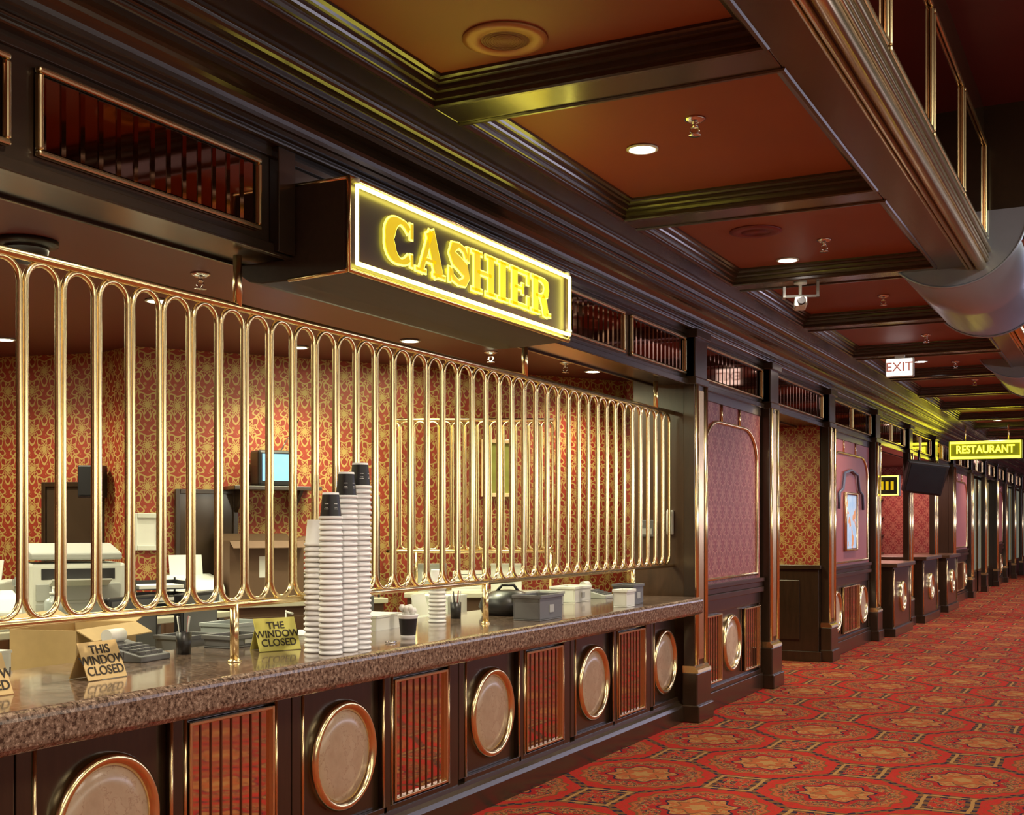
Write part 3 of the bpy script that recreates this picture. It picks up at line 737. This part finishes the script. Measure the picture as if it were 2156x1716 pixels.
def carton(loc,rz,dx,dy,h,mat,label,flaps=True,tape=True):
    t=thing('cardboard_box',label,'box',loc,rz)
    mb=MB(); th=.006
    mb.box(-dx,dx,-dy,dy,0,th).box(-dx,-dx+th,-dy,dy,th,h).box(dx-th,dx,-dy,dy,th,h).box(-dx+th,dx-th,-dy,-dy+th,th,h).box(-dx+th,dx-th,dy-th,dy,th,h)
    ob('body',mb,mat,t)
    if flaps:
        ob('flap',MB().prism([(dx,h-.002),(dx+.09,h-.05),(dx+.09,h-.045),(dx,h+.004)],-dy,dy,'Y'),mat,t); ob('flap',MB().prism([(-dx,h-.002),(-dx-.09,h+.05),(-dx-.09,h+.055),(-dx,h+.004)],-dy,dy,'Y'),mat,t)
        ob('flap',MB().prism([(dy,h-.002),(dy+.1,h+.03),(dy+.1,h+.035),(dy,h+.004)],-dx,dx,'X'),mat,t)
    else: ob('lid',B(-dx-.004,dx+.004,-dy-.004,dy+.004,h,h+.012),mat,t)
    if tape: ob('shipping_label',B(dx+.0005,dx+.0025,-.06,.05,h*.4,h*.75),PAPER,t)
    return t
def papers(loc,rz,w=.11,l=.15,h=.04):
    t=thing('paper_stack','loose stack of white paper forms','paper',loc,rz)
    mb=MB()
    for i in range(6):
        o_=random.uniform(-.008,.008); mb.box(-w+o_,w+o_,-l-o_,l-o_,i*h/6,(i+.85)*h/6)
    ob('sheets',mb,PAPER,t); return t
def bottle(loc,mat,label,h=.2,r=.035):
    t=thing('pump_bottle',label,'bottle',loc)
    ob('body',MB().lathe([(r,0),(r,h*.6),(r*.8,h*.68),(r*.35,h*.74),(r*.35,h*.8)],n=18),mat,t,)
    mb=MB().lathe([(r*.42,h*.8),(r*.42,h*.86),(r*.12,h*.87),(r*.12,h)],n=12); mb.tube([(0,0,h*.97),(r*1.2,0,h*.95)],r*.16,n=6); ob('pump',mb,WHITE,t); return t
def keypad(loc,rz,mat=LGREY):
    t=thing('adding_machine','desktop adding machine with keys and paper roll','calculator',loc,rz)
    ob('body',MB().prism([(-.12,0),(.12,0),(.12,.025),(-.04,.06),(-.12,.08)],-.1,.1,'Y'),mat,t,bev=.005)
    mb=MB()
    for i in range(4):
        for j in range(4): mb.box(.10-i*.035-.024,.10-i*.035,-.08+j*.04,-.05+j*.04,.03+i*.0085,.043+i*.0085)
    ob('keys',mb,GREY,t); ob('paper_roll',MB().lathe([(.03,-.05),(.03,.05)],c=(-.1,0,.10),n=16,axis='Y'),PAPER,t); return t
def filetray(loc,rz,mat=BLACK,k=3):
    t=thing('letter_tray','stacked letter trays filled with white papers','tray',loc,rz)
    mb=MB()
    for i in range(k):
        z=.01+i*.075; mb.box(-.13,.13,-.17,.17,z,z+.006).box(-.13,-.124,-.17,.17,z+.006,z+.05)
        for y in(-.17,.164): mb.box(-.13,.13,y,y+.006,z+.006,z+.05)
    for x in(-.12,.10):
        for y in(-.165,.155): mb.box(x,x+.01,y,y+.01,0,k*.075)
    ob('tray_frame',mb,mat,t)
    mb=MB()
    for i in range(k): z=.017+i*.075; mb.box(-.11,.12,-.14,.14,z,z+.02)
    ob('papers',mb,PAPER,t); return t
def pencup(loc):
    t=thing('pen_cup','dark pen cup holding pens','pen cup',loc)
    ob('cup',MB().lathe([(.032,0),(.035,.10),(.031,.10),(.029,.01),(.001,.01)],n=16,cap1=False),BLACK,t)
    for i in range(4): a=i*1.6; ob('pen',MB().tube([(.01*math.cos(a),.01*math.sin(a),.02),(.035*math.cos(a),.035*math.sin(a),.17)],.004,n=6),[LGREY,DKRED,WHITE,BLACK][i],t)
open_bin('storage_bin',(-3.27,6.78,1.02),.09,.16,.155,GREY,'grey plastic bin standing on the granite counter','bin')
t=thing('cash_bag','crumpled black zip bag lying behind the grey bin','bag',(-3.62,7.05,1.02))
ob('bag_body',MB().lathe([(.16,0),(.19,.05),(.17,.11),(.10,.15),(.03,.16)],n=18),BLACK,t); ob('handle',MB().tube([(-.06,-.05,.14),(-.03,-.02,.19),(.03,.03,.19),(.06,.05,.14)],.01),BLACK,t)
t=open_bin('forms_box',(-3.22,8.08,1.02),.05,.08,.125,WHITE,'small white box of forms on the counter','box',lug=False); ob('forms',B(-.038,.038,-.07,.07,.012,.11),PAPER,t)
open_bin('storage_box',(-3.30,8.36,1.02),.08,.10,.15,GREY,'dark grey box beside the white forms box','box')
t=thing('wire_clip','tiny silver wire clip lying on the counter','clip',(-3.25,5.07,1.02)); ob('wire',MB().tube([(0,-.03,.006),(.02,0,.006),(.01,.04,.006),(-.015,.03,.006),(-.015,-.02,.006)],.004,n=6),CHROME,t)
carton((-3.80,5.75,1.02),.1,.1,.16,.07,WHITE,'low white carton behind the railing',False,False)
papers((-3.82,5.15,1.02),.2,.10,.14,.025); keypad((-3.84,3.95,1.02),.1,GREY); pencup((-3.80,4.22,1.02)); pencup((-3.75,6.6,1.02)); open_bin('coin_tray',(-3.84,4.62,1.02),.08,.13,.06,GREY,'grey coin tray behind the railing','tray')
printer((-4.72,7.0,.78),.1,GREY)
open_bin('coin_tray',(-3.8,7.9,1.02),.1,.2,.10,LGREY,'grey coin tray behind the railing','tray')
open_bin('coin_tray',(-3.8,8.45,1.02),.1,.15,.12,WHITE,'white coin tray behind the railing','tray')
keypad((-3.8,8.95,1.02),0); papers((-3.8,7.5,1.02),.0,.10,.13,.09)
t=thing('wall_phone','white wall telephone on the end wall of the counter','telephone',(-3.42,9.62,1.52))
ob('base',B(-.03,.03,-.03,0,0,.2),WHITE,t,bev=.008); ob('handset',MB().tube([(0,-.05,.0),(0,-.06,.03),(0,-.06,.17),(0,-.045,.2)],.017,n=8),WHITE,t)
t=thing('card_terminal','grey card terminal box on the brown end wall','terminal',(-3.62,9.62,1.50)); ob('case',B(-.08,.08,-.04,0,0,.14),GREY,t,bev=.006); ob('keys',B(-.05,.05,-.046,-.041,.02,.07),LGREY,t)
t=thing('inner_desk','long low laminate desk behind the cashier counter','desk',(-4.45,0,0))
ob('desktop',B(-.45,.45,.2,7.9,.74,.78),BEIGE,t,bev=.006)
for y in(.3,2.2,4.1,6.0,7.85): ob('side_panel',B(-.42,.42,y-.02,y+.02,0,.74),BROWNB,t)
carton((-4.5,4.25,.78),.25,.17,.26,.34,CARD,'open brown cardboard box with raised flaps')
carton((-4.35,3.45,.78),.1,.14,.18,.28,WHITE,'white carton on the inner desk',False)
open_bin('plastic_tub',(-4.32,5.2,.78),.11,.15,.30,CLEAR,'frosted plastic tub lined with a bag','tub',lug=False)
open_bin('storage_bin',(-4.34,4.84,.78),.10,.12,.26,GREY,'grey bin beside the cardboard box','bin')
papers((-4.3,5.9,.78),.3,.12,.16,.18); filetray((-4.72,5.80,.78),.1)
bottle((-4.25,5.55,.78),WHITE,'white spray bottle on the inner desk',.34,.04)
monitor((-4.45,6.55,.78),.1); monitor((-4.72,5.35,.78),.2); monitor((-4.75,4.87,.78),.1)
keypad((-4.2,6.25,.78),.2); printer((-4.3,7.3,.78),.15,LGREY)
carton((-4.5,7.68,.78),.0,.15,.14,.30,WHITE,'white carton beside the printer',False)
papers((-4.3,3.0,.78),.1,.12,.16,.2); monitor((-4.5,2.4,.78),.2)
# middle equipment table
t=thing('equipment_table','beige equipment table with office machines on top','table',(-5.55,5.25,0))
ob('tabletop',B(-.32,.32,-1.0,1.0,1.0,1.04),BEIGE,t,bev=.006)
for x in(-.27,.27):
    for y in(-.94,.94): ob('leg',B(x-.025,x+.025,y-.025,y+.025,0,1.0),GREY,t)
printer((-5.5,4.52,1.04),-.6); copier((-5.55,5.22,1.04),-.6)
filetray((-5.45,5.80,1.04),-.5,BLACK,3); bottle((-5.3,4.85,1.04),CLEAR,'clear jar bottle on the equipment table',.22,.05)
papers((-5.5,6.10,1.04),-.4,.08,.09,.10)
u=Vector((.5452,.8383)); n_=Vector((.8383,-.5452))
angB=math.atan2(u.y,u.x)-pi/2
t=thing('back_cabinet','long back cabinet along the wallpapered wall','cabinet',(-6.5,6.66,0),angB)
ob('body',B(.02,.46,.1,1.80,0,1.0),BROWNB,t,bev=.004); ob('worktop',B(.02,.5,.06,1.82,1.0,1.04),BEIGE,t,bev=.005)
for k in range(3): ob('door',B(.46,.475,.13+k*.56,.65+k*.56,.1,.93),WOODM,t,bev=.004)
def onw(s,d,z): q=Vector((-6.5,6.66))+u*s+n_*d; return (q.x,q.y,z)
carton(onw(.88,.30,1.04),angB,.14,.28,.44,BROWNB,'large plain brown carton with a white label')
printer(onw(.36,.28,1.04),angB)
papers(onw(1.32,.28,1.04),angB,.12,.11,.2)
t=thing('tray_rack','black wire rack stacked with white paper trays','rack',onw(1.64,.25,1.04),angB,None)
mb=MB()
for x in(-.14,.14):
    for y in(-.15,.15): mb.tube([(x,y,0),(x,y,.78)],.008,n=6)
for k in range(9): mb.tube([(-.14,-.15,.04+k*.085),(.14,-.15,.04+k*.085),(.14,.15,.04+k*.085),(-.14,.15,.04+k*.085)],.006,True,5)
mb.box(-.15,-.14,-.15,.15,0,.78); ob('wire_frame',mb,BLACK,t)
mb=MB()
for k in range(8): mb.box(-.12,.13,-.13,.13,.05+k*.085,.068+k*.085)
ob('paper_trays',mb,LGREY,t)
ud=dv.normalized(); nd=Vector((-ud.y,ud.x))
def isl(s,d,z=1.08): q=D0+ud*s+nd*d; return (q.x,q.y,z)
carton(isl(.12,.17),ang-pi/2,.10,.12,.2,LGREY,'grey carton on the island',False); papers(isl(.42,.17),ang-pi/2,.1,.12,.16); carton(isl(.72,.17),ang-pi/2,.10,.12,.2,WHITE,'white carton on the island',False)
t=thing('back_cabinet','low cabinet below the dark framed mirror','cabinet',(-8.1,5.95,0),.19)
ob('body',B(-1.3,1.05,-.05,.42,0,.96),BROWNB,t,bev=.004); ob('worktop',B(-1.32,1.07,-.09,.43,.96,1.0),BEIGE,t,bev=.005)
for k in range(4): ob('door',B(-1.26+k*.58,-.72+k*.58,-.065,-.05,.1,.9),WOODM,t)
printer((-7.52,6.18,1.0),-1.3); filetray((-7.02,6.34,1.0),-1.38,LGREY,3); printer((-8.0,6.08,1.0),-1.3,LGREY)
papers((-8.42,6.0,1.0),-1.3,.12,.14,.16); keypad((-8.75,5.95,1.0),-1.3)
monitor((-9.1,5.86,1.0),-1.3)
def framed(name,loc,rz,w,h,mat,label,cat,fm=BLACK):
    t=thing(name,label,cat,loc,rz)
    ob('panel',B(.004,.014,-w/2,w/2,-h/2,h/2),mat,t); f=.035
    mb=MB(); mb.box(.0,.035,-w/2-f,-w/2,-h/2-f,h/2+f).box(0,.035,w/2,w/2+f,-h/2-f,h/2+f).box(0,.035,-w/2,w/2,h/2,h/2+f).box(0,.035,-w/2,w/2,-h/2-f,-h/2); ob('frame',mb,fm,t,bev=.004)
    return t
angL=math.atan2(.52,2.65)-pi/2
MIRD=M('dark_window_glass',(.05,.032,.02),.10,0,.3,3)
framed('framed_board',(-7.12,6.77,1.60),angL,.56,.58,MIRD,'large dark framed hatch in the wallpaper','frame',WOOD)
framed('framed_board',onw(.55,.01,1.50),angB,.40,.66,MIRD,'narrow dark framed panel on the wallpaper','frame',WOOD)
framed('notice_board',onw(3.05,.01,2.08),angB,.28,.42,M('olive_print',(.30,.30,.05),.5,0,.3,12),'olive yellow framed picture on the wallpaper','picture',BRASSD)
framed('notice_paper',onw(.12,.01,1.55),angB,.16,.2,PAPER,'white notice sheet framed on the wall','notice',WHITE)
t=thing('wall_shelf','dark wooden wall shelf','shelf',onw(1.02,0,1.86),angB); ob('board',B(0.005,.30,-.34,.34,0,.03),WOOD,t,bev=.004)
for y in(-.25,.2): ob('bracket',MB().prism([(0.005,0),(.25,0),(0.005,-.2)],y-.012,y+.012,'Y'),WOOD,t)
t=thing('small_television','small television with a blue screen on the shelf','television',onw(1.02,.17,1.89),angB)
ob('casing',B(-.11,.1,-.15,.15,0,.27),BLACK,t,bev=.02); ob('screen',B(.101,.106,-.12,.12,.04,.24),SCREEN,t)
ob('antenna',MB().tube([(-.03,.06,.26),(-.05,.22,.52)],.005,n=5),CHROME,t)
t=thing('wall_speaker','small black wall speaker','speaker',(-6.90,6.72,1.92),-1.2); ob('cabinet',B(0,.12,-.09,.09,-.12,.12),BLACK,t,bev=.01); ob('speaker_grille',B(.121,.126,-.075,.075,-.10,.10),BLACK,t)
t=thing('swivel_chair','white rounded office chair behind the counter','chair',(-6.55,4.75,0),-.7)
ob('seat',MB().lathe([(.24,.44),(.26,.48),(.24,.54)],n=24),WHITE,t)
ob('backrest',MB().prism([(.22*math.cos(a)*1.0,1.30+.34*math.sin(a)) for a in [2*pi*i/24 for i in range(24)]],-.25,-.2,'Y',True),WHITE,t,bev=.01)
mb=MB(); mb.tube([(0,0,.08),(0,0,.45)],.03); mb.tube([(0,-.2,.5),(0,-.23,1.1)],.02)
for i in range(5): a=2*pi*i/5; mb.tube([(0,0,.09),(.28*math.cos(a),.28*math.sin(a),.04)],.02)
ob('base',mb,BLACK,t)

# ---------------------------------------------------------------- lights
for y in(-.5,3.5,7.2):
    light('AREA','well_fill',(1.8,y,4.5),78,(1,.89,.74),None,1.4)  # added fill light, hidden up in the ceiling well
for y in(13.6,19.7,26): light('AREA','well_fill_cool',(1.2,y,4.5),72,(.95,.82,.95),None,1.4)  # added cool fill from the well, not a visible fixture
light('AREA','corridor_fill',(2.5,34,3.4),90,(.95,.85,.95),None,1.4)  # unseen fill added for the far end of the corridor
# unseen fill bands added along the right wall for streaks on brass, crown and drum
light('AREA','wall_fill_band',(5.9,4.5,2.3),175,(1,.94,.74),None,.8,(0,pi/2,0),sy=14)
light('AREA','wall_fill_band',(5.9,19,2.3),260,(.84,.82,1),None,.8,(0,pi/2,0),sy=14)
light('AREA','wall_fill_band',(5.9,35,2.3),320,(.82,.76,1),None,.8,(0,pi/2,0),sy=17)
light('AREA','cashier_strip_lamp',(-4.9,3.6,2.86),40,(1,.94,.62),None,1.0,sy=3)
light('AREA','cashier_strip_lamp',(-4.6,7.3,2.86),42,(.96,1,.60),None,.8,sy=2)
light('AREA','cashier_strip_lamp',(-7.4,4.6,2.86),36,(1,.94,.62),None,.8,sy=2)
light('AREA','alcove_lamp',(-4.3,13.0,2.7),38,(1,.86,.5),None,.5)
W_=bpy.data.worlds.new('world'); S.world=W_; W_.use_nodes=True
W_.node_tree.nodes['Background'].inputs[0].default_value=(.05,.03,.03,1); W_.node_tree.nodes['Background'].inputs[1].default_value=.3
S.view_settings.view_transform='Standard'
S.view_settings.exposure=.2
